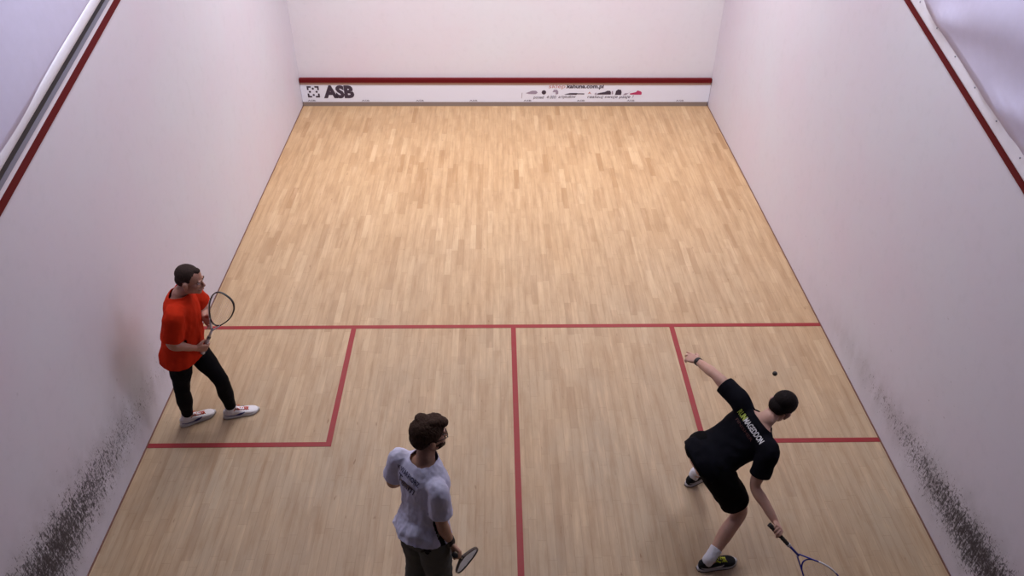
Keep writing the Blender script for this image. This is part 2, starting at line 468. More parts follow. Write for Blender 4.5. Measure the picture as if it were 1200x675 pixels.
# the tin along the foot of the front wall
tin = empty('tin_board', (0, -0.03, 0)); tag(tin, 'low white board with red top strip and printed adverts along the front wall', 'board')
TR = V(tin.location)
def tbox(name, a, b_, m_):
    bm = bmesh.new(); box(bm, a, b_)
    return obj(name, bm, m_, tin, False, TR)
tbox('panel', (-3.195, -0.045, 0.068), (3.195, 0, 0.352), M['tin'])
tbox('tan_strip', (-3.19, -0.050, 0.352), (3.19, 0, 0.392), M['tan'])  # tan band between the white panel and the red top
o = tbox('top_strip', (-3.195, -0.065, 0.392), (3.195, 0, 0.45), M['red']); o['label'] = 'dark red top strip'
o = tbox('foot_strip', (-3.19, -0.05, 0.0), (3.18, 0, 0.068), M['base_strip']); o['label'] = 'grey brown foot strip'
TY = -0.0475
def ttext(name, s, x0, x1, z, size, m_, bold=0.0, shear=0.0, fit=True):
    bm = text_bm(s, size, bold, 0.0, shear)
    xs = [v.co.x for v in bm.verts]; zs = [v.co.y for v in bm.verts]
    sx = (x1 - x0) / (max(xs) - min(xs)); cx, cz = (max(xs) + min(xs)) / 2, (max(zs) + min(zs)) / 2
    for v in bm.verts:
        v.co = V(((x0 + x1) / 2 + (v.co.x - cx) * sx, TY, z + (v.co.y - cz)))
    return obj(name, bm, m_, tin, False, TR)
def tpoly(name, polys, m_):
    bm = bmesh.new()
    for pl in polys: bm.faces.new([bm.verts.new((x, TY, z)) for x, z in pl])
    return obj(name, bm, m_, tin, False, TR)
ttext('lettering', 'ASB', -2.85, -2.375, 0.236, 0.262, M['ink'], 0.015)
# square emblem of four corner brackets with dots and a four-pointed centre
ps = []; cx, cz, h, w = -3.005, 0.236, 0.093, 0.026
for sx in (-1, 1):
    for sz in (-1, 1):
        q = lambda u0, v0, u1, v1: [(cx + sx * u0, cz + sz * v0), (cx + sx * u1, cz + sz * v0), (cx + sx * u1, cz + sz * v1), (cx + sx * u0, cz + sz * v1)]
        ps.append(q(h, h, h - w, 0.028)); ps.append(q(h - w, h, 0.028, h - w))
for dx, dz in ((0, 1), (0, -1), (1, 0), (-1, 0)):
    ps.append([(cx + dx * 0.052 + 0.018 * math.cos(t * PI / 4), cz + dz * 0.052 + 0.018 * math.sin(t * PI / 4)) for t in range(8)])
tpoly('emblem', ps, M['ink'])
ttext('lettering', 'sklep.', 0.66, 0.94, 0.318, 0.088, M['ink_r'], 0.0, 0.1)
ttext('lettering', 'kahuna.com.pl', 0.94, 1.52, 0.318, 0.088, M['ink'], 0.003, 0.1)
for w_, a_, c_ in (('ponad', 0.42, 0.59), ('4 000', 0.63, 0.78), ('artykułów', 0.815, 1.09)): ttext('lettering', w_, a_, c_, 0.150 + (-.008 if w_[0] == 'p' else 0), 0.068, M['ink'], 0.0, 0.25)
ttext('lettering', 'realizuj swoje pasje !', 1.27, 2.0, 0.150, 0.068, M['ink'], 0.0, 0.25)
for x in (-3.05, -2.21, -1.36, -0.52, 0.33, 1.17, 1.96, 2.74):
    ttext('small_lettering', 'ASB', x - 0.06, x + 0.06, 0.092, 0.035, M['ink'], 0.0)
tpoly('divider', [[(0.235, 0.13), (0.242, 0.13), (0.247, 0.22), (0.24, 0.22)]], M['ink_l'])
def blob(cx, cz, pts, s=1.0): return [(cx + x * s, cz + z * s) for x, z in pts]
shoe = [(-.10, -.028), (.10, -.028), (.105, .0), (.09, .03), (.05, .032), (.01, .012), (-.06, .0), (-.1, -.01)]
tpoly('product_print', [blob(0.40, 0.225, [(-.1, -.01), (0, .03), (.06, .03), (.09, 0), (.06, -.025), (-.05, -.022)])], M['ink_l'])
tpoly('product_print', [blob(0.585, 0.228, [(.036 * math.cos(t), .036 * math.sin(t)) for t in [i * PI / 5 for i in range(10)]])], M['ink'])
tpoly('product_print', [blob(0.76, 0.232, [(-.04, 0), (-.02, .04), (.03, .04), (.05, .01), (.05, -.03), (.01, -.038), (.01, 0)])], M['ink_l'])
tpoly('product_print', [blob(1.01, 0.205, [(-.11, -.012), (.09, -.018), (.10, .012), (-.02, .012)])], M['ink'])
tpoly('product_print', [blob(1.16, 0.205, [(-.06, -.008), (.06, -.010), (.06, .006), (-.06, .008)])], M['ink'])
tpoly('product_print', [blob(1.30, 0.22, [(-.03, -.02), (0, .02), (.03, -.02), (.0, -.005)])], M['ink_r'])
tpoly('product_print', [blob(1.40, 0.215, [(-.02, -.02), (0, .015), (.02, -.02)])], M['ink_l'])
tpoly('product_print', [blob(1.53, 0.222, shoe, 1.05)], M['ink'])
tpoly('product_print', [blob(1.66, 0.222, [(-.008, -.03), (.012, -.02), (.006, .03), (-.012, .025)])], M['ink_l'])
tpoly('product_print', [blob(1.755, 0.232, [(-.05, -.045), (.045, -.045), (.05, .0), (.035, .04), (-.01, .045), (-.04, .02)])], M['ink'])
tpoly('product_print', [blob(1.89, 0.215, [(-.06, -.03), (-.01, -.028), (.05, .02), (.06, .03), (.02, .0), (-.03, .0)])], M['ink_l'])
tpoly('product_print', [blob(2.03, 0.222, [(.08, -.03), (-.08, -.028), (-.085, -.01), (.0, .01), (.02, .035), (.07, .02), (.085, .0)], 1.1)], M['pink'])

# ceiling lamps; the rear pair is added fill for the side walls
for (lx, ly) in LAMPS:
    r = empty('ceiling_lamp', (lx, ly, HC)); g = 'ceiling lamps over the court'
    tag(r, 'long ceiling lamp on the %s side, %s row' % ('left' if lx < 0 else 'right', {1: 'front', 4: 'middle', 6: 'added rear fill'}[int(-ly)]), 'lamp', g); ro = V(r.location)
    bm = bmesh.new(); box(bm, (lx - .78, ly - .28, LAMP_Z), (lx + .78, ly + .28, LAMP_Z + .08)); obj('housing', bm, M['steel'], r, False, ro)
    bm = bmesh.new(); box(bm, (lx - .75, ly - .25, LAMP_Z - .012), (lx + .75, ly + .25, LAMP_Z)); obj('diffuser', bm, M['glow'], r, False, ro)
    for s in (-1, 1):
        bm = bmesh.new(); tube(bm, [(lx + s * .6, ly, LAMP_Z + .08), (lx + s * .6, ly, HC)], 0.01, 8); obj('hanger', bm, M['steel'], r, True, ro)


# ------------------------------------------------------------------ people
M['skin_a'] = skin('skin_ruddy', (0.44, 0.235, 0.18), (0.40, 0.165, 0.125))
M['skin_b'] = skin('skin_warm', (0.46, 0.26, 0.18), (0.42, 0.20, 0.14))
M['skin_c'] = skin('skin_pale', (0.52, 0.31, 0.24), (0.48, 0.24, 0.19))
M['hair_a'] = hairmat('short_dark_hair', (0.028, 0.017, 0.014), (0.055, 0.034, 0.030))
M['hair_b'] = hairmat('brown_hair', (0.035, 0.019, 0.013), (0.085, 0.050, 0.034))
M['hair_c'] = hairmat('black_brown_hair', (0.008, 0.006, 0.006), (0.018, 0.012, 0.012))
M['orange'] = cloth('orange_red_jersey', (0.52, 0.028, 0.009), 0.8, 160, 0.2, 0.15)
M['white_tee'] = cloth('white_jersey', (0.66, 0.65, 0.82), 0.8, 160, 0.2, 0.06)
M['black_tee'] = cloth('black_jersey', (0.007, 0.007, 0.011), 0.8, 160, 0.2, 0.2)
M['black_shorts'] = cloth('black_shorts', (0.006, 0.006, 0.007), 0.85, 160, 0.2, 0.2)
M['tights'] = cloth('black_tights', (0.006, 0.006, 0.008), 0.75, 200, 0.1, 0.2)
M['sweat'] = cloth('grey_sweatpants', (0.115, 0.118, 0.115), 0.9, 140, 0.3, 0.12)
M['panel'] = cloth('black_panel', (0.012, 0.010, 0.014), 0.8, 160, 0.2, 0.1)
M['sock'] = cloth('white_sock', (0.70, 0.70, 0.78), 0.9, 200, 0.4, 0.1)
M['eye'] = mat('eye_white', (0.75, 0.72, 0.7), 0.25)
M['iris'] = mat('iris', (0.03, 0.02, 0.015), 0.2)
M['lip'] = mat('lip', (0.40, 0.15, 0.12), 0.5)
M['brow'] = mat('brow_hair', (0.04, 0.025, 0.02), 0.7)
M['shoe_w'] = mat('white_shoe_leather', (0.68, 0.66, 0.70), 0.45)
M['shoe_k'] = mat('black_shoe_mesh', (0.008, 0.009, 0.012), 0.65, spec=0.15)
M['sole_w'] = mat('pale_sole', (0.50, 0.48, 0.50), 0.6)
M['sole_g'] = mat('grey_brown_sole', (0.22, 0.18, 0.14), 0.7)
M['sole_k'] = mat('dark_outsole', (0.03, 0.03, 0.03), 0.7)
M['navy'] = mat('navy_trim', (0.015, 0.02, 0.13), 0.5)
M['lace_r'] = mat('red_laces', (0.55, 0.06, 0.03), 0.8)
M['lace_y'] = mat('yellow_laces', (0.66, 0.76, 0.07), 0.8)
M['band'] = mat('black_band', (0.012, 0.010, 0.010), 0.6)
M['lime'] = mat('lime_print', (0.50, 0.62, 0.10), 0.6)
M['wprint'] = mat('white_print', (0.72, 0.72, 0.74), 0.6)
M['rprint'] = mat('dim_red_print', (0.07, 0.015, 0.015), 0.6)
M['bprint'] = mat('blue_black_print', (0.03, 0.03, 0.10), 0.6)
M['brprint'] = mat('brown_print', (0.20, 0.13, 0.12), 0.6)

def norm(v): return V(v).normalized()
def ortho(up, r):
    up = norm(up); r = V(r); r = (r - up * r.dot(up)).normalized()
    return up, r, up.cross(r)                # up, right, forward

class Torso:
    TAB = [(-0.24, .075, .06, .07, 0), (-.16, .135, .09, .11, 0), (-0.05, .166, .105, .128, 0), (.08, .165, .108, .118, 0),
           (.25, .148, .112, .092, 0.01), (.42, .150, .115, .088, 0.01), (.60, .166, .120, .098, 0.01), (.75, .176, .115, .104, .0),
           (.86, .172, .092, .092, -.005), (.95, .128, .068, .072, -.005), (1.04, .066, .056, .058, .0), (1.12, .058, .054, .056, .0)]
    def __init__(s, J, arch=0.0, k=1.0, belly=0.0):
        s.P, s.N = V(J['pel']), V(J['neck']); s.L = (s.N - s.P).length; s.k = k; s.belly = belly
        s.rp = V(J['hipR']) - V(J['hipL']); s.rc = V(J['shR']) - V(J['shL'])
        u, r, f = ortho(s.N - s.P, s.rc); s.arch = f * arch
    def frame(s, u):
        c = s.P.lerp(s.N, u) - s.arch * (4 * u * (1 - u) if 0 < u < 1 else 0)
        w = max(0, min(1, (u - .1) / .7)); r = s.rp.normalized().lerp(s.rc.normalized(), w)
        up, r, f = ortho(s.N - s.P, r); return c, up, r, f
    def loft(s, bm, u0=-.24, u1=1.12, grow=0.0, tab=None, n=32, steps=36, p=2.25):
        rings = []
        for i in range(steps + 1):
            u = u0 + (u1 - u0) * i / steps; c, up, r, f = s.frame(u)
            w, df, db, fo = interp(tab or s.TAB, u)
            df += s.belly * math.exp(-((u - .25) / .3) ** 2)
            w, df, db = w * s.k + grow, df * s.k + grow, db * s.k + grow
            row = []
            for j in range(n):
                t = 2 * PI * j / n; x, y = math.cos(t), math.sin(t)
                x = math.copysign(abs(x) ** (2 / p), x); y = math.copysign(abs(y) ** (2 / p), y)
                row.append(c + r * (w * x) + f * (fo + (df if y > 0 else db) * y))
            rings.append(row)
        loft(bm, rings)
    def azim(s, pt):
        """u along the trunk, angle from straight back towards the person's right, in degrees"""
        ax = s.N - s.P; u = (pt - s.P).dot(ax) / ax.length_squared
        c, up, r, f = s.frame(u); d = pt - c
        return u, math.degrees(math.atan2(d.dot(r), -d.dot(f)))

def in_trunk(torso, tab, k=1.0, m_=.010):
    def f_(p):
        ax = torso.N - torso.P; u = (p - torso.P).dot(ax) / ax.length_squared
        if u > .9 or u < -.3: return False
        c, up, r, f = torso.frame(u); w, df, db, fo = interp(tab, u); d = p - c
        x = d.dot(r) / (w * torso.k + m_); y = (d.dot(f) - fo); y = y / ((df if y > 0 else db) + m_)
        return abs(x) ** 2.25 + abs(y) ** 2.25 < 1.0
    return f_
def hand(bm, W, X, Y, curls, thumb, s=1.0):
    """W wrist, X towards the fingers, Y thumb side; palm faces -Z*h where Z back of the hand is given by caller"""
    X, Y, Z = X
    o = lambda x, y, z: W + X * (x * s) + Y * (y * s) + Z * (z * s)
    rings = []
    for x, hw, ht in ((-.012, .026, .019), (.01, .029, .018), (.035, .038, .0165), (.06, .042, .015), (.082, .041, .0125), (.092, .038, .009)):
        rings.append(ering(o(x, 0, 0), Y, Z, hw * s, ht * s, 20, 2.6))
    loft(bm, rings)
    for (fy, L, r, sp), cu in zip(((.031, .070, .0092, .10), (.011, .078, .0095, .02), (-.010, .073, .0092, -.06), (-.029, .057, .0082, -.16)), curls):
        p = V((.086 - abs(fy) * .12, fy, 0)); pts = [V((.05, fy * .8, 0)), p.copy()]; a = 0
        for seg, c in zip((.44, .30, .26), cu):
            a += math.radians(c)
            d = V((math.cos(a) * math.cos(sp), math.sin(sp) * math.cos(a), -math.sin(a)))
            p = p + d * (L * seg); pts.append(p.copy())
        tube_pts = [o(*q) for q in pts]
        limb(bm, tube_pts, [(0, r * s), (1, r * 1.05 * s), (2, r * .95 * s), (3, r * .86 * s), (3.7, r * .8 * s), (4, r * .45 * s)], n=10, steps=20)
    tp = [V((.012, .018, -.004))] + [V(q) for q in thumb]
    limb(bm, [o(*q) for q in tp], [(0, .015 * s), (1, .0135 * s), (2, .011 * s), (2.7, .0095 * s), (3, .005 * s)], n=10, steps=16)
RELAX = [(22, 28, 15), (26, 32, 18), (30, 34, 20), (34, 36, 22)]
GRIP = [(52, 82, 50), (60, 84, 52), (66, 84, 52), (70, 82, 50)]
TH_RELAX = [(.036, .046, -.012), (.062, .060, -.022), (.082, .062, -.030)]
TH_GRIP = [(.040, .045, -.022), (.066, .046, -.045), (.088, .030, -.055)]
def hframe(F, Yd, right):
    """forearm direction F, direction Yd of the thumb side"""
    Y = norm(Yd); X = norm(V(F) - Y * V(F).dot(Y)); Z = X.cross(Y) if right else Y.cross(X)
    return X, Y, Z

def head_body(bm, H, fr, s=1.0, neck=None):
    up, r, f = fr
    o = lambda x, y, z: H + (r * x + f * y + up * z) * s
    E_ = lambda c, rr: ellipsoid(bm, o(*c), (r, f, up), tuple(q * s for q in rr), 24, 16)
    E_((0, -.012, .035), (.076, .098, .086)); E_((0, .020, -.035), (.062, .070, .078)); E_((0, .028, -.076), (.053, .056, .040))
    E_((0, .068, -.096), (.027, .023, .022))
    for q in (-1, 1):
        E_((q * .038, .058, -.022), (.025, .025, .024)); E_((q * .046, .012, -.066), (.018, .042, .034))
        E_((q * .028, .084, .020), (.024, .014, .010))
        E_((q * .079, -.008, -.018), (.010, .021, .034)); E_((q * .085, -.014, -.008), (.012, .018, .026)); E_((q * .079, -.004, -.044), (.009, .011, .012))
        E_((q * .011, .101, -.036), (.009, .010, .008))
    limb(bm, [o(0, .084, .014), o(0, .097, -.010), o(0, .110, -.030), o(0, .097, -.040)], [(0, .007 * s), (1, .008 * s), (2, .0105 * s), (3, .009 * s)], n=12, steps=12, ref=up)
    E_((0, .091, -.060), (.024, .013, .008)); E_((0, .088, -.072), (.021, .013, .008)); E_((0, .078, -.066), (.034, .018, .022))
    if neck is not None:
        limb(bm, [neck[0], neck[1], o(0, -.018, -.065), o(0, -.012, -.01)], [(0, .070), (1, .058), (2, .054), (3, .052)], n=20, steps=16)
def face_parts(root, ro, H, fr, s, skin_m, browm):
    up, r, f = fr
    o = lambda x, y, z: H + (r * x + f * y + up * z) * s
    for q in (-1, 1):
        bm = bmesh.new(); ellipsoid(bm, o(q * .030, .0785, .001), (r, f, up), (.0125 * s, .0110 * s, .0070 * s), 16, 10)
        e = obj('eye', bm, M['eye'], root, True, ro)
        bm = bmesh.new(); ellipsoid(bm, o(q * .030, .0875, .0), (r, f, up), (.0055 * s, .003 * s, .0055 * s), 12, 8); obj('iris', bm, M['iris'], e, True, ro)
        bm = bmesh.new(); limb(bm, [o(q * .012, .0945, .022), o(q * .030, .0945, .028), o(q * .050, .083, .023)], [(0, .002, .003), (1, .0025, .004), (2, .0015, .002)], n=8, steps=10)
        obj('eyebrow', bm, browm, root, True, ro)
    bm = bmesh.new(); limb(bm, [o(-.022, .094, -.0655), o(0, .1015, -.064), o(.022, .094, -.0655)], [(0, .002), (1, .0055), (2, .002)], n=10, steps=14)
    obj('lips', bm, M['lip'], root, True, ro)

def person(name, J, label, skin_m, torso, head_fr, hands, leg_r=1.0, arm_r=1.0, feet=None):
    ro = V(((J['anL'][0] + J['anR'][0]) / 2, (J['anL'][1] + J['anR'][1]) / 2, 0))
    root = empty(name, ro); tag(root, label, 'person')
    J = {k: V(v) for k, v in J.items()}
    bm = bmesh.new(); torso.loft(bm, u1=.90, grow=-.012); torso.loft(bm, u0=.8, u1=1.12, grow=-.004, steps=14)
    c, up, r, f = torso.frame(.8)
    for s in 'LR':
        sh, el, wr = J['sh' + s], J['el' + s], J['wr' + s]; q = 1 if s == 'R' else -1
        root_ = torso.frame(.86)[0].lerp(sh, .35)
        limb(bm, [root_, sh, sh.lerp(el, .5), el, el.lerp(wr, .5), wr], [(0, .040), (1, .046 * arm_r), (1.6, .048 * arm_r), (2.4, .046 * arm_r), (3, .038 * arm_r), (3.5, .041 * arm_r), (4.2, .035 * arm_r), (5, .024, .027)], n=18, steps=34)
        hp, kn, an = J['hip' + s], J['kn' + s], J['an' + s]
        limb(bm, [hp.lerp(torso.P, .2) + up * .03, hp, hp.lerp(kn, .5), kn, kn.lerp(an, .45), an],
             [(0, .085 * leg_r), (1, .092 * leg_r), (2, .076 * leg_r), (2.7, .058 * leg_r), (3, .055 * leg_r), (3.3, .052 * leg_r), (4, .056 * leg_r), (4.6, .042 * leg_r), (5, .036)], n=20, steps=36)
        hd, pitch = feet[s]
        hd = norm(hd)
        limb(bm, [an + V((0, 0, .0)) - hd * .02, an + hd * .02 - V((0, 0, .035)), an + hd * .11 - V((0, 0, .062)), an + hd * .17 - V((0, 0, .072))], [(0, .036), (1, .034), (2, .026, .03), (3, .014, .022)], n=14, steps=14)
    bm = fuse(bm, .0065, 8, .5)
    hb = bmesh.new(); head_body(hb, J['head'], head_fr, 1.0, (torso.frame(.96)[0], torso.frame(1.06)[0]))
    hb = fuse(hb, .0036, 7, .5); tm = bpy.data.meshes.new('t'); hb.to_mesh(tm); hb.free(); bm.from_mesh(tm); bpy.data.meshes.remove(tm)
    for s in 'LR':
        fr, curls, th = hands[s]
        hand(bm, J['wr' + s], fr, None, curls, th)
    bm = fuse(bm, .0042, 2, .4)
    body = obj('body', bm, skin_m, root, True, ro)
    return root, ro, J, body

def sleeve(bm, J, s, torso, length, r0, r1, r2, over=.04):
    sh, el = J['sh' + s], J['el' + s]; d = (el - sh)
    e = sh + d * length; e2 = e + d.normalized() * over
    limb(bm, [torso.frame(.80)[0].lerp(sh, .4), sh, sh.lerp(e, .55), e2], [(0, r0 * .9), (1, r0), (2, r1), (3, r2)], n=22, steps=20)
    return e, d.normalized()

def shoe(root, ro, an, hd, pitch, mu, ms, ml, stripe=None, sock=None, sock_top=.05, label=None, lean=None, outsole=None):
    hd = V(hd); hd.z = 0; hd.normalize()
    base = V((an.x, an.y, 0)); rt = V((hd.y, -hd.x, 0)); up0 = V((0, 0, 1))
    piv = base + hd * .14
    Rm = Matrix.Rotation(pitch, 3, rt)            # + raises nothing; negative pitch lifts the heel
    def o(x, y, z):
        p = base + hd * x + rt * y + up0 * z
        return piv + Rm @ (p - piv)
    T_ = [(-.078, .016, .072), (-.068, .027, .086), (-.045, .034, .094), (-.01, .036, .096), (.03, .037, .088), (.06, .039, .076), (.10, .044, .063), (.14, .048, .053), (.175, .045, .046), (.20, .036, .039), (.215, .022, .032), (.222, .010, .026)]
    at = lambda x: interp(T_, x)
    rings = []
    ax = [hd, rt, up0]; A = [Rm @ q for q in ax]
    for x, w, h in T_:
        zb = .014; rings.append(ering(o(x, 0, (h + zb) / 2), A[1], A[2], w, (h - zb) / 2, 24, 2.7))
    bm = bmesh.new(); loft(bm, rings)
    sh_ = obj('shoe', bm, mu, root, True, ro)
    if label: sh_['label'] = label
    # sole
    bm = bmesh.new(); rings = []
    for x, w, h in [(-.086, .012, 0)] + T_ + [(.230, .008, 0)]:
        toe = .006 if x > .19 else 0
        rings.append(ering(o(x, 0, .013 + toe), A[1], A[2], w + .0045, .0125, 20, 5))
    loft(bm, rings); obj('sole', bm, ms, sh_, True, ro)
    if outsole:
        bm = bmesh.new(); rings = []
        for x, w, h in [(-.088, .012, 0)] + T_ + [(.229, .008, 0)]:
            rings.append(ering(o(x, 0, .004 + (.008 if x > .19 else 0)), A[1], A[2], w + .006, .004, 20, 5))
        loft(bm, rings); obj('outsole', bm, outsole, sh_, True, ro)
    # tongue, laces, collar
    bm = bmesh.new(); limb(bm, [o(.035, 0, .108), o(.05, 0, .088), (o(.09, 0, .070)), o(.12, 0, .060)], [(0, .005, .018), (1, .006, .020), (2, .005, .018), (3, .003, .012)], n=12, steps=12, ref=A[2]); obj('tongue', bm, mu, sh_, True, ro)
    bm = bmesh.new()
    for i in range(5):
        x = .046 + i * .019; w, h = at(x); z = h + .004
        for (a_, b_) in ((-1, 1), (1, -1)):
            tube(bm, [o(x, a_ * .021, z - .006), o(x + .007, 0, z + .002), o(x + .016, b_ * .021, at(x + .016)[1] - .003)], .0048, 6)
    for q in (-1, 1): tube(bm, [o(.045, 0, at(.045)[1] + .006), o(.052, q * .018, .098), o(.072, q * .034, .082), o(.058, q * .018, .090)], .0032, 6)
    obj('laces', bm, ml, sh_, True, ro)
    # side stripe
    if stripe:
        for q in (-1, 1):
            P = []; Wd = []
            for i in range(15):
                t = i / 14; x = -.070 + .175 * t
                zf = .048 - .022 * math.sin(t * PI * .9) + .012 * t
                w, h = at(x); zb = .014; hh = (h - zb) / 2; zc = (h + zb) / 2
                yy = w * max(0.05, 1 - abs((zf - zc) / hh) ** 2.7) ** (1 / 2.7)
                P.append(o(x, q * (yy + .0005), zf))
            bm = bmesh.new()
            limb(bm, P, [(0, .0035, .002), (7, .006, .002), (11, .013, .003), (14, .004, .002)], n=8, steps=28, ref=A[2])
            e = obj('side_stripe', bm, stripe, sh_, True, ro)
    if sock:
        bm = bmesh.new(); lean = norm(lean)
        limb(bm, [o(-.012, 0, .055), o(-.012, 0, .098), V(an) + V((0, 0, .02)) + lean * .01, V(an) + lean * sock_top], [(0, .036), (1, .042), (2, .043), (3, .045)], n=20, steps=20)
        bm = fuse(bm, .006, 2); wrinkle(bm, .003, (30, 30, 60)); obj('sock', bm, sock, root, True, ro)
    return sh_

def project(bm, bvh, c, right, up, out, lift=.003, w=None):
    """lay a flat mesh (x,y) on the cloth around c"""
    bmesh.ops.triangulate(bm, faces=bm.faces[:])
    for _ in range(2):
        es = [e for e in bm.edges if e.calc_length() > .012]
        if es: bmesh.ops.subdivide_edges(bm, edges=es, cuts=1)
        bmesh.ops.triangulate(bm, faces=bm.faces[:])
    for v in bm.verts:
        x, y = v.co.x, v.co.y
        if w: x, y = w(x, y)
        p = c + right * x + up * y
        h = bvh.ray_cast(p + out * .25, -out, .6)
        v.co = (h[0] + out * lift) if h[0] is not None else p
def mesh_bvh(o, ro):
    b = bmesh.new(); b.from_mesh(o.data); b.transform(Matrix.Translation(ro)); t = BVHTree.FromBMesh(b); b.free(); return t
def centre_text(b):
    xs = [v.co.x for v in b.verts]; ys = [v.co.y for v in b.verts]
    return min(xs), max(xs), min(ys), max(ys)

# ---- rackets
def racket(label, butt, D, n, mf, mg, mid=None, side=None, grip_end=None, butt_m=None, mstr=None, string_r=.0009, wmax=.104, cone=None):
    D = norm(D); n = V(n); n = (n - D * n.dot(D)).normalized(); Wx = D.cross(n)
    o = lambda x, y, z: V(butt) + Wx * x + n * y + D * z
    root = empty('squash_racket', butt); tag(root, label, 'racket'); ro = V(root.location)
    half = [(.0, .685), (.035, .682), (.066, .668), (.088, .642), (.101, .605), (wmax, .565), (.101, .520), (.090, .475), (.074, .432), (.055, .392), (.036, .352), (.020, .318), (.010, .296)]
    k = wmax / .104
    half = [(x * k, z) for x, z in half]
    hv = [V((x, 0, z)) for x, z in half]
    def sub(pts, a, b_, n_): return [catmull(pts, a + (b_ - a) * i / n_) for i in range(n_ + 1)]
    R_ = sub(hv, 0, len(hv) - 1, 60); L_ = [V((-p.x, 0, p.z)) for p in reversed(R_)]
    loop = L_ + R_[1:]
    bm = bmesh.new(); tube(bm, [o(*p) for p in loop], (.0105, .0052), 10, ref=n)
    br = [V((x, 0, .392 - .040 * (1 - (x / .055) ** 2))) for x in [-.055 + .11 * i / 12 for i in range(13)]]
    tube(bm, [o(*p) for p in br], (.008, .0045), 8, ref=n)
    tube(bm, [o(0, 0, z) for z in (.19, .24, .30)], (.0095, .0085), 10, ref=n)
    fr = obj('frame', bm, mf, root, True, ro)
    if side:
        for s_ in ((1, -1) if side[2] == 0 else (side[2],)):
            a, b_ = side[0], side[1]
            P = [V((s_ * p.x, 0, p.z)) for p in sub(hv, a, b_, 30)]
            bm = bmesh.new(); tube(bm, [o(p.x + s_ * .001, 0, p.z) for p in P], (.0112, .0058), 10, ref=n); obj('bumper', bm, side[3], fr, True, ro)
    if mid:
        bm = bmesh.new(); tube(bm, [o(0, 0, z) for z in (.205, .25, .295)], (.0115, .0105), 10, ref=n)
        for s_ in (1, -1):
            P = [V((s_ * p.x, 0, p.z)) for p in sub(hv, 9.2, 12, 14)]
            tube(bm, [o(*p) for p in P], (.0115, .0062), 10, ref=n)
        e = obj('throat', bm, mid, root, True, ro); e['label'] = 'pale throat'
    bm = bmesh.new(); rings = []
    for i in range(61):
        z = .008 + .192 * i / 60; r = .0150 + .0012 * math.exp(-(z - .01) / .02) - .0015 * (z / .2) + .0009 * math.sin(z * 2 * PI / .022)
        rings.append(ering(o(0, 0, z), Wx, n, r, r * 1.12, 14, 2.6))
    loft(bm, rings); obj('grip', bm, mg, root, True, ro)
    bm = bmesh.new(); loft(bm, [ering(o(0, 0, z), Wx, n, r, r * 1.1, 14, 2.6) for z, r in ((0, .012), (.002, .0165), (.008, .0165), (.012, .0155))]); obj('butt_cap', bm, butt_m or M['band'], root, True, ro)
    if grip_end:
        bm = bmesh.new(); loft(bm, [ering(o(0, 0, z), Wx, n, r, r, 14) for z, r in ((.186, .0145), (.190, .0155), (.205, .0150), (.209, .012))]); obj('grip_collar', bm, grip_end, root, True, ro)
    # strings
    def halfw(z):
        best = 0
        for a, b_ in zip(R_, R_[1:]):
            if (a.z - z) * (b_.z - z) <= 0 and a.z != b_.z: best = max(best, a.x + (b_.x - a.x) * (z - a.z) / (b_.z - a.z))
        return best
    bm = bmesh.new(); z = .372
    while z < .68:
        w = halfw(z)
        lim = math.sqrt(max(0, 1 - (.392 - z) / .040)) * .055 if z < .392 else 0
        if w > .012 and z > .39: tube(bm, [o(-w, 0, z), o(w, 0, z)], string_r, 4, ref=n)
        z += .0145
    i = -7
    while i <= 7:
        x = i * .0135
        zs = [q for q in [.355 + .001 * j for j in range(330)] if halfw(q) > abs(x)]
        if zs:
            z0 = max(zs[0], .392 - .040 * (1 - min(1, (x / .055) ** 2))); tube(bm, [o(x, 0.0008, z0), o(x, 0.0008, zs[-1])], string_r, 4, ref=n)
        i += 1
    obj('strings', bm, mstr or M['wprint'], root, False, ro)
    return root

M['rk_black'] = mat('black_frame', (0.015, 0.013, 0.015), 0.35)
M['rk_white'] = mat('white_frame', (0.70, 0.68, 0.72), 0.35)
M['rk_blue'] = mat('blue_frame', (0.015, 0.022, 0.26), 0.35)
M['gripw'] = mat('white_grip', (0.66, 0.62, 0.66), 0.8)
M['gripk'] = mat('dark_grip', (0.03, 0.025, 0.025), 0.8)
M['strg'] = mat('grey_string', (0.38, 0.34, 0.40), 0.5)
VIEW = V((0.02, 0.797, -0.604))

# ================================================================= the player in orange
JA = dict(pel=(-2.77, -6.76, .905), neck=(-2.665, -6.748, 1.405), head=(-2.558, -6.731, 1.553), shL=(-2.69, -6.57, 1.345), shR=(-2.665, -6.93, 1.355),
          elL=(-2.625, -6.495, 1.10), wrL=(-2.572, -6.655, 1.105), elR=(-2.735, -6.975, 1.10), wrR=(-2.61, -6.865, .96),
          hipL=(-2.745, -6.675, .875), hipR=(-2.765, -6.845, .885), knL=(-2.547, -6.745, .496), anL=(-2.547, -6.697, .10),
          knR=(-2.843, -6.845, .492), anR=(-2.908, -6.778, .10))
tA = Torso(JA, 0.0, 1.0, .012)
DA = norm((.47, .0, .88))
hfA = ortho((.10, 0, 1), V((0, -1, 0)) + V((.05, 0, 0)))
hfA = ortho((.22, 0.02, 1), (-.05, -1, 0))
fR = hframe(V(JA['wrR']) - V(JA['elR']) + V((.10, .03, 0)), DA, True)
fL = hframe((.7, -.55, -.1), DA + V((0, .3, 0)), False)
rA, roA, JA, bodyA = person('person', JA, 'man in a loose orange-red shirt, black tights and white trainers standing by the left wall',
    M['skin_a'], tA, hfA, dict(R=(fR, GRIP, TH_GRIP), L=(fL, [(30, 40, 25)] * 4, TH_RELAX)), 1.0, 1.08, dict(L=((.28, .11, 0), 0), R=((.26, .17, 0), 0)))
HANDLE_A = JA['wrR'] + fR[0] * .083 - fR[2] * .030
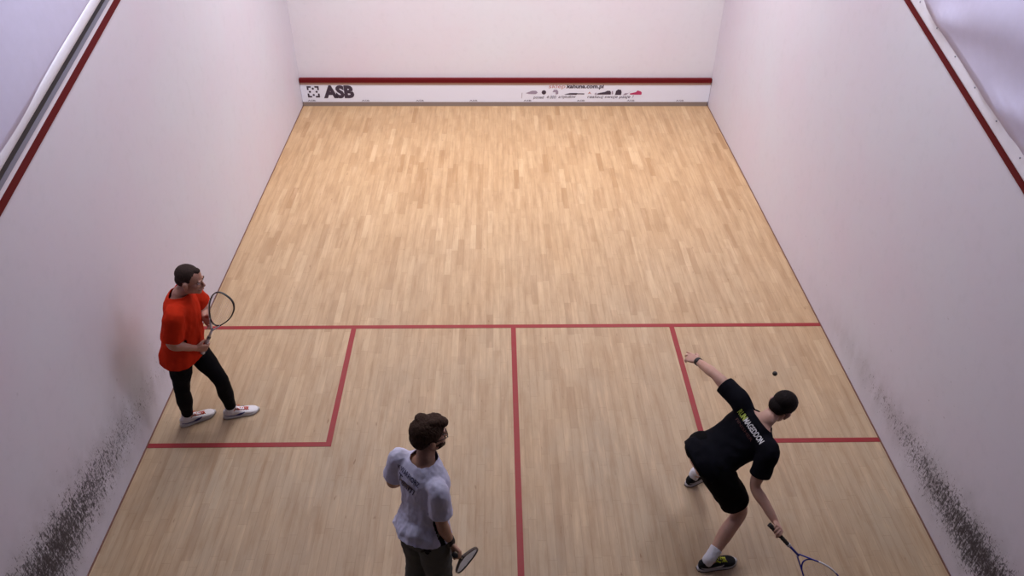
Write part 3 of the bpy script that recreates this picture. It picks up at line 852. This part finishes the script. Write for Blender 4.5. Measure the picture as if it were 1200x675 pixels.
face_parts(rA, roA, JA['head'], hfA, 1.0, None, M['brow'])
# hair: close-cropped, receding
def hair_cap(root, ro, H, fr, parts, m_, vox=.004, amp=.002, sc=(90, 90, 30), name='hair', sm=3):
    up, r, f = fr; bm = bmesh.new()
    for c, rr in parts: ellipsoid(bm, H + r * c[0] + f * c[1] + up * c[2], (r, f, up), rr, 24, 16)
    bm = fuse(bm, vox, sm); wrinkle(bm, amp, sc)
    return obj(name, bm, m_, root, True, ro)
hair_cap(rA, roA, JA['head'], hfA, [((0, -.022, .044), (.0785, .096, .084)), ((0, -.060, -.005), (.066, .056, .060)), ((.058, -.002, .030), (.019, .030, .030)), ((-.058, -.002, .030), (.019, .030, .030)),
                                    ((0, .040, .096), (.030, .036, .022))], M['hair_a'], amp=.0015)
# shirt
STA = [(-.26, .206, .140, .164, .01), (-.1, .202, .140, .162, .01), (.1, .186, .134, .142, .01), (.3, .168, .134, .126, .01), (.5, .170, .134, .122, .01), (.68, .184, .132, .122, .005), (.80, .188, .120, .116, 0),
       (.88, .182, .108, .112, -.005), (.97, .142, .090, .096, -.005), (1.05, .085, .076, .080, 0), (1.14, .072, .068, .072, 0)]
bm = bmesh.new(); tA.loft(bm, -.27, 1.12, 0, STA); hems = []
for s in 'LR': hems.append(sleeve(bm, JA, s, tA, .80, .078, .084, .085))
bm = fuse(bm, .008, 18)
wrinkle(bm, .014, (7, 7, 4), 1.0, lambda p: max(0.2, min(1, (1.34 - p.z) * 3)))
wrinkle(bm, .007, (15, 15, 8), 4.0)
c, up, r, f = tA.frame(-.20); cut(bm, c, -up + V((.10, 0, 0)), .33)
c, up, r, f = tA.frame(1.07); cut(bm, c, up - f * .25, .12)
for e, d in hems: cut(bm, e, d, tube_r=.110, keep=in_trunk(tA, STA))
solid(obj('shirt', bm, M['orange'], rA, True, roA), .004)
# tights
def legwear(J, torso, rad, m_, root, ro, name, end=1.0, u0=-.2, u1=.2, grow=.012, vox=.0065, wr=.003, wsc=(18, 18, 12), tab=None, seed=0, sm=6):
    bm = bmesh.new(); torso.loft(bm, u0, u1, grow, tab)
    cuts = []
    for s in 'LR':
        hp, kn, an = J['hip' + s], J['kn' + s], J['an' + s]
        P = [hp.lerp(torso.P, .2) + (torso.N - torso.P).normalized() * .03, hp, hp.lerp(kn, .5), kn, kn.lerp(an, .45), an]
        limb(bm, P, rad, n=22, steps=40, t1=end)
        e = catmull(P, end - .12); d = (catmull(P, end) - e).normalized(); cuts.append((e, d))
    bm = fuse(bm, vox, sm); wrinkle(bm, wr, wsc, seed)
    for e, d in cuts: cut(bm, e, d, tube_r=.10)
    return solid(obj(name, bm, m_, root, True, ro), .003)
legwear(JA, tA, [(0, .095), (1, .104), (2, .090), (2.7, .069), (3, .066), (3.3, .062), (4, .066), (4.6, .050), (5, .044)], M['tights'], rA, roA, 'tights', 4.95, -.2, .06, .004)
shoe(rA, roA, JA['anL'], (.28, .09, 0), 0, M['shoe_w'], M['sole_w'], M['lace_r'], M['navy'], M['sock'], .02, 'white trainer with navy stripe and red laces', V((0, 0, 1)), M['sole_g'])
shoe(rA, roA, JA['anR'], (.26, .17, 0), 0, M['shoe_w'], M['sole_w'], M['lace_r'], M['navy'], M['sock'], .02, 'white trainer with navy stripe and red laces', V((0, 0, 1)), M['sole_g'])
racket('black and white racket held upright in both hands of the man in orange', HANDLE_A - DA * .10, DA, VIEW, M['rk_black'], M['gripw'], M['rk_white'],
       (5.2, 9.5, 1, M['rk_white']), M['rk_black'], M['band'], M['strg'], .0006)

# ================================================================= the player in white
JB = dict(pel=(-.650, -8.60, .955), neck=(-.612, -8.498, 1.475), head=(-.582, -8.440, 1.645), shL=(-.778, -8.436, 1.438), shR=(-.523, -8.688, 1.428),
          elL=(-.848, -8.400, 1.150), wrL=(-.700, -8.235, 1.089), elR=(-.515, -8.715, 1.146), wrR=(-.476, -8.680, .898),
          hipL=(-.715, -8.54, .93), hipR=(-.585, -8.66, .93), knL=(-.712, -8.515, .505), anL=(-.760, -8.560, .10), knR=(-.565, -8.650, .505), anR=(-.570, -8.740, .10))
tB = Torso(JB, 0.01)
hfB = ortho((.05, .05, 1), (.42, -.9, 0))
DB = norm((.10, .50, -.85))
fR = hframe(V(JB['wrR']) - V(JB['elR']) + V((0, .10, 0)), DB, True)
fL = hframe(V(JB['wrL']) - V(JB['elL']), (.2, .1, 1), False)
rB, roB, JB, bodyB = person('person', JB, 'bearded man with glasses in a printed white shirt and grey sweatpants, seen from behind',
    M['skin_b'], tB, hfB, dict(R=(fR, GRIP, TH_GRIP), L=(fL, RELAX, TH_RELAX)), 1.0, 1.0, dict(L=((.3, .6, 0), 0), R=((.6, .45, 0), 0)))
HANDLE_B = JB['wrR'] + fR[0] * .083 - fR[2] * .030
face_parts(rB, roB, JB['head'], hfB, 1.0, None, M['brow'])
up, r, f = hfB; H = JB['head']
parts = [((0, -.020, .048), (.088, .108, .088)), ((0, -.062, -.005), (.076, .062, .072)), ((0, .030, .100), (.060, .062, .036)), ((.02, .075, .092), (.040, .036, .026)),
         ((.064, -.005, .022), (.022, .040, .046)), ((-.064, -.005, .022), (.022, .040, .046)), ((.03, .02, .118), (.03, .05, .022)), ((-.03, -.04, .122), (.04, .04, .02))]
o_ = hair_cap(rB, roB, H, hfB, parts, M['hair_b'], .0045, .0035, (45, 45, 24), sm=4)
# loose locks
random.seed(3); bm = bmesh.new()
for i in range(130):
    th = random.uniform(0, 2 * PI); ph = random.uniform(0.05, 1.45)
    d = r * (math.sin(ph) * math.cos(th)) + f * (math.sin(ph) * math.sin(th)) + up * math.cos(ph)
    c = H + up * .046 - f * .018
    p = c + (r * (d.dot(r) * .086) + f * (d.dot(f) * .104) + up * (d.dot(up) * .086))
    t = (f * .6 + r * random.uniform(-.7, .7) - up * .3 - d * .1); t = (t - d * t.dot(d)).normalized()
    L = random.uniform(.025, .05)
    limb(bm, [p - t * L * .6, p + d * .003, p + t * L * .6 + d * random.uniform(-.004, .003)], [(0, .002, .005), (1, .003, .007), (2, .001, .002)], n=6, steps=6, ref=d)
obj('loose_locks', bm, M['hair_b'], o_, True, roB)
# beard
bm = bmesh.new()
for c, rr in (((0, .052, -.092), (.044, .042, .026)), ((.046, .030, -.062), (.016, .040, .034)), ((-.046, .030, -.062), (.016, .040, .034)), ((0, .092, -.050), (.026, .011, .006)), ((0, .080, -.100), (.028, .022, .020))):
    ellipsoid(bm, H + r * c[0] + f * c[1] + up * c[2], (r, f, up), rr, 20, 12)
bm = fuse(bm, .004, 2); wrinkle(bm, .003, (80, 80, 60)); obj('beard', bm, M['hair_b'], rB, True, roB)
# glasses
bm = bmesh.new()
o = lambda x, y, z: H + r * x + f * y + up * z
for q in (-1, 1):
    P = [o(q * .033 + .024 * math.cos(t), .099 - abs(.024 * math.cos(t) * .12), .002 + .017 * math.sin(t)) for t in [2 * PI * i / 20 for i in range(20)]]
    tube(bm, P, .0024, 6, closed=True)
    tube(bm, [o(q * .057, .096, .008), o(q * .072, .092, .008), o(q * .080, .04, .006), o(q * .0815, -.012, .002)], (.0036, .002), 6)
tube(bm, [o(-.010, .100, .006), o(0, .106, .009), o(.010, .100, .006)], .0022, 6)
gl = obj('glasses', bm, M['rk_black'], rB, True, roB)
# shirt with black side panels
STB = [(-.26, .205, .142, .172, 0), (-.1, .201, .140, .166, 0), (.05, .182, .138, .146, .0), (.25, .158, .134, .112, .01), (.45, .154, .134, .110, .01), (.65, .176, .134, .120, .005), (.80, .188, .120, .122, 0),
       (.88, .182, .104, .114, -.005), (.97, .142, .088, .100, -.005), (1.06, .084, .070, .076, 0), (1.14, .070, .064, .068, 0)]
bm = bmesh.new(); tB.loft(bm, -.27, 1.12, 0, STB); hems = []
for s in 'LR': hems.append(sleeve(bm, JB, s, tB, .68, .060, .068, .074))
bm = fuse(bm, .007, 22)
wrinkle(bm, .020, (6, 6, 9), 2.0, lambda p: max(0.0, min(1, (1.20 - p.z) * 4)))
wrinkle(bm, .012, (10, 10, 4), 9.0, lambda p: max(0.12, min(1, (1.36 - p.z) * 4)))
wrinkle(bm, .005, (24, 24, 14), 5.0)
c, up_, r_, f_ = tB.frame(-.02); cut(bm, c, -up_, .33)
c, up_, r_, f_ = tB.frame(1.065); cut(bm, c, up_ - f_ * .25, .11)
for e, d in hems: cut(bm, e, d, tube_r=.100, keep=in_trunk(tB, STB))
for fc in bm.faces:
    if fc.calc_center_median().z > 1.30: continue
    u, a = tB.azim(fc.calc_center_median())
    dist = min((fc.calc_center_median() - (JB['sh' + s].lerp(JB['el' + s], .4))).length for s in 'LR')
    wd = 5.0; ac = 68 + 18 * (1 - max(0, min(u, .6)) / .6)
    if u < .60 and abs(abs(a) - ac) < wd and dist > .115: fc.material_index = 1
o_ = solid(obj('shirt', bm, M['white_tee'], rB, True, roB), .004); o_.data.materials.append(M['panel'])
bvh = mesh_bvh(o_, roB)
c, up_, r_, f_ = tB.frame(.84); out = -f_
def shirt_text(par, ro, bvh, s, c, right, up, out, width, height, m_, bold=0, shear=0, arc=0, chars=None):
    b_ = text_bm(s, 1.0, bold, 0, shear); x0, x1, y0, y1 = centre_text(b_)
    for v in b_.verts: v.co = V(((v.co.x - (x0 + x1) / 2) / (x1 - x0) * width, (v.co.y - (y0 + y1) / 2) / (y1 - y0) * height, 0))
    if arc:
        for v in b_.verts: v.co.y -= arc * (v.co.x / width * 2) ** 2
    project(b_, bvh, c, right, up, out)
    if chars:
        for fc in b_.faces:
            q = (fc.calc_center_median() - c).dot(right)
            if q < chars: fc.material_index = 1
    e = obj('lettering', b_, m_, par, False, ro)
    return e
shirt_text(o_, roB, bvh, 'K.WARRIORZ', c + up_ * .028 - r_ * .020, (r_ - up_ * .12).normalized(), (up_ + r_ * .12).normalized(), out, .205, .036, M['bprint'], .012, 0, .012)
shirt_text(o_, roB, bvh, 'Team', c - up_ * .045 - r_ * .030, (r_ - up_ * .12).normalized(), (up_ + r_ * .12).normalized(), out, .16, .075, M['bprint'], .004, .35)
# brown splash drawn around the script
b_ = bmesh.new(); b_.faces.new([b_.verts.new((.06 * math.cos(t) * (1 + .25 * math.sin(3 * t)), .020 * math.sin(t), 0)) for t in [2 * PI * i / 24 for i in range(24)]])
project(b_, bvh, c - up_ * .050 - r_ * .03, r_, up_, out, .002); obj('splash_print', b_, M['brprint'], o_, False, roB)
# sweatpants with a dark emblem on the hip
pt = legwear(JB, tB, [(0, .092), (1, .103), (2, .104), (2.7, .092), (3, .088), (3.3, .086), (4, .084), (4.6, .072), (5, .062)], M['sweat'], rB, roB, 'sweatpants', 4.98, -.22, .16, .012, wr=.006, wsc=(9, 9, 14), seed=3)
bvp = mesh_bvh(pt, roB)
b_ = bmesh.new()
for q in ([(-.030, .045), (.030, .050), (.036, .030), (-.020, .024)], [(-.040, .018), (.022, .026), (.030, .006), (-.030, -.002)], [(-.016, -.006), (.020, .000), (.004, -.030), (-.012, -.026)], [(-.044, .0), (-.034, -.004), (-.030, -.018), (-.044, -.012)]):
    b_.faces.new([b_.verts.new((x, y, 0)) for x, y in q])
project(b_, bvp, JB['hipR'] + V((-.03, -.10, -.01)), norm((1, -.3, 0)), V((0, 0, 1)), norm((.1, -1, .2))); obj('emblem', b_, M['panel'], pt, False, roB)
shoe(rB, roB, JB['anL'], (.3, .6, 0), 0, M['shoe_w'], M['sole_w'], M['gripw'], None, None)
shoe(rB, roB, JB['anR'], (.6, .45, 0), 0, M['shoe_w'], M['sole_w'], M['gripw'], None, None)
def wristband(root, ro, J, s, t, wid, rad, m_, name='wristband'):
    a = J['el' + s].lerp(J['wr' + s], t); d = (J['wr' + s] - J['el' + s]).normalized()
    bm = bmesh.new(); limb(bm, [a - d * wid / 2, a - d * wid * .4, a + d * wid * .4, a + d * wid / 2], [(0, rad - .004), (1, rad), (2, rad), (3, rad - .004)], n=22, steps=12)
    return obj(name, bm, m_, root, True, ro)
wristband(rB, roB, JB, 'R', .86, .060, .036, M['band'])
racket('black framed racket pointing at the floor in the right hand of the man in white', HANDLE_B - DB * .07, DB, DB.cross(norm((.60, .48, .64))), M['rk_black'], M['gripk'], None, None, None, None, M['wprint'], .0013)

# ================================================================= the player in black
JC = dict(pel=(1.352, -7.925, .805), neck=(1.722, -7.845, 1.100), head=(1.862, -7.766, 1.165), shL=(1.578, -7.715, 1.165), shR=(1.722, -8.045, 1.015),
          elL=(1.437, -7.494, 1.223), wrL=(1.362, -7.262, 1.149), elR=(1.660, -8.128, .735), wrR=(1.785, -8.331, .582),
          hipL=(1.330, -7.840, .815), hipR=(1.400, -7.995, .765), knL=(1.542, -7.676, .491), anL=(1.458, -7.490, .100), knR=(1.625, -8.080, .405), anR=(1.402, -8.290, .10))
tC = Torso(JC, -.035)
uC = norm(V(JC['neck']) - V(JC['pel']))
hfC = ortho(uC + V((.05, .10, .40)), V(JC['shR']) - V(JC['shL']) + V((.05, -.02, .10)))
DC = norm((.68, -.44, -.58))
fR = hframe(DC * .8 + norm(V(JC['wrR']) - V(JC['elR'])) + V((0, -.5, .55)), DC, True)
fL = hframe(V(JC['wrL']) - V(JC['elL']) + V((-.10, .02, 0)), (.6, .5, .3), False)
rC, roC, JC, bodyC = person('person', JC, 'man in black shirt and shorts lunging with his left arm stretched out',
    M['skin_c'], tC, hfC, dict(R=(fR, GRIP, TH_GRIP), L=(fL, [(8, 12, 8), (16, 22, 12), (34, 34, 20), (40, 40, 22)], TH_RELAX)), 1.0, 1.0, dict(L=((.6, .35, 0), 0), R=((.29, .07, 0), 0)))
HANDLE_C = JC['wrR'] + fR[0] * .083 - fR[2] * .030
face_parts(rC, roC, JC['head'], hfC, 1.0, None, M['brow'])
hair_cap(rC, roC, JC['head'], hfC, [((0, -.014, .044), (.084, .103, .087)), ((0, -.058, -.005), (.070, .056, .062)), ((0, .052, .082), (.052, .042, .028)), ((.062, -.002, .020), (.019, .032, .040)), ((-.062, -.002, .020), (.019, .032, .040))], M['hair_c'], amp=.002)
STC = [(-.26, .185, .120, .160, 0), (-.1, .185, .125, .158, 0), (.08, .182, .130, .146, 0), (.25, .172, .135, .120, .01), (.45, .172, .136, .112, .01), (.65, .184, .134, .116, .005), (.80, .188, .118, .114, 0),
       (.88, .176, .102, .106, -.005), (.96, .130, .080, .086, -.005), (1.04, .074, .066, .068, 0), (1.14, .066, .062, .064, 0)]
bm = bmesh.new(); tC.loft(bm, -.22, 1.12, 0, STC); hems = []
hems.append(sleeve(bm, JC, 'L', tC, .62, .074, .072, .068)); hems.append(sleeve(bm, JC, 'R', tC, .66, .074, .074, .072))
bm = fuse(bm, .007, 22)
wrinkle(bm, .008, (9, 9, 9), 6.0)
c, up_, r_, f_ = tC.frame(-.14); cut(bm, c, -up_, .30)
c, up_, r_, f_ = tC.frame(1.02); cut(bm, c, up_ - f_ * .25, .11)
for e, d in hems: cut(bm, e, d, tube_r=.100, keep=in_trunk(tC, STC))
o_ = solid(obj('shirt', bm, M['black_tee'], rC, True, roC), .004); bvh = mesh_bvh(o_, roC)
c, up_, r_, f_ = tC.frame(.82); out = -f_
e = shirt_text(o_, roC, bvh, 'RUNMAGEDDON', c, r_, up_, out, .270, .044, M['wprint'], .03, 0, 0, -.135 + .270 * .268)
e.data.materials.append(M['lime'])
e2 = shirt_text(o_, roC, bvh, 'FINISHER', c - up_ * .052 - r_ * .01, r_, up_, out, .19, .022, M['rprint'], .01)
# shorts
bm = bmesh.new(); tC.loft(bm, -.2, .16, .022)
cuts = []
for s, L_ in (('L', .80), ('R', .80)):
    hp, kn = JC['hip' + s], JC['kn' + s]; e = hp.lerp(kn, L_); d = (kn - hp).normalized()
    limb(bm, [hp.lerp(tC.P, .3) + up_ * .03, hp, hp.lerp(kn, .5), e + d * .04], [(0, .105), (1, .122), (2, .114), (3, .108)], n=22, steps=24); cuts.append((e, d))
bm = fuse(bm, .007, 6); wrinkle(bm, .008, (10, 10, 10), 2.0)
for e, d in cuts: cut(bm, e, d, tube_r=.15)
solid(obj('shorts', bm, M['black_shorts'], rC, True, roC), .004)
wristband(rC, roC, JC, 'L', .93, .026, .033, M['band'], 'watch_strap')
a = JC['elL'].lerp(JC['wrL'], .93); bm = bmesh.new(); n_ = norm((-.5, -.3, .8)); ellipsoid(bm, a + n_ * .032, ortho(n_, (1, 0, 0)), (.006, .015, .018), 14, 8); obj('watch_case', bm, M['band'], rC, True, roC)
shoe(rC, roC, JC['anR'], (.29, .06, 0), 0, M['shoe_k'], M['sole_w'], M['lace_y'], M['sole_w'], M['sock'], .10, 'black trainer with yellow laces', JC['knR'] - JC['anR'], M['sole_k'])
shoe(rC, roC, JC['anL'], (.6, .35, 0), 0, M['shoe_k'], M['sole_w'], M['lace_y'], M['sole_w'], M['sock'], .10, 'black trainer with yellow laces', JC['knL'] - JC['anL'], M['sole_k'])
racket('blue framed racket swung low in the right hand of the man in black', HANDLE_C - DC * .065, DC, VIEW, M['rk_blue'], M['gripk'], None, (5.0, 8.2, 0, M['rk_white']), M['gripw'], None, M['strg'], .0006)

# the ball in play
bm = bmesh.new(); ellipsoid(bm, V((2.202, -6.83, .6)), (V((1, 0, 0)), V((0, 1, 0)), V((0, 0, 1))), (.021, .021, .021), 24, 16)
M['ball'] = mat('black_rubber', (0.012, 0.010, 0.009), 0.55)
o = obj('squash_ball', bm, M['ball'], None, True); tag(o, 'small black rubber squash ball in the air ahead of the man in black', 'ball')
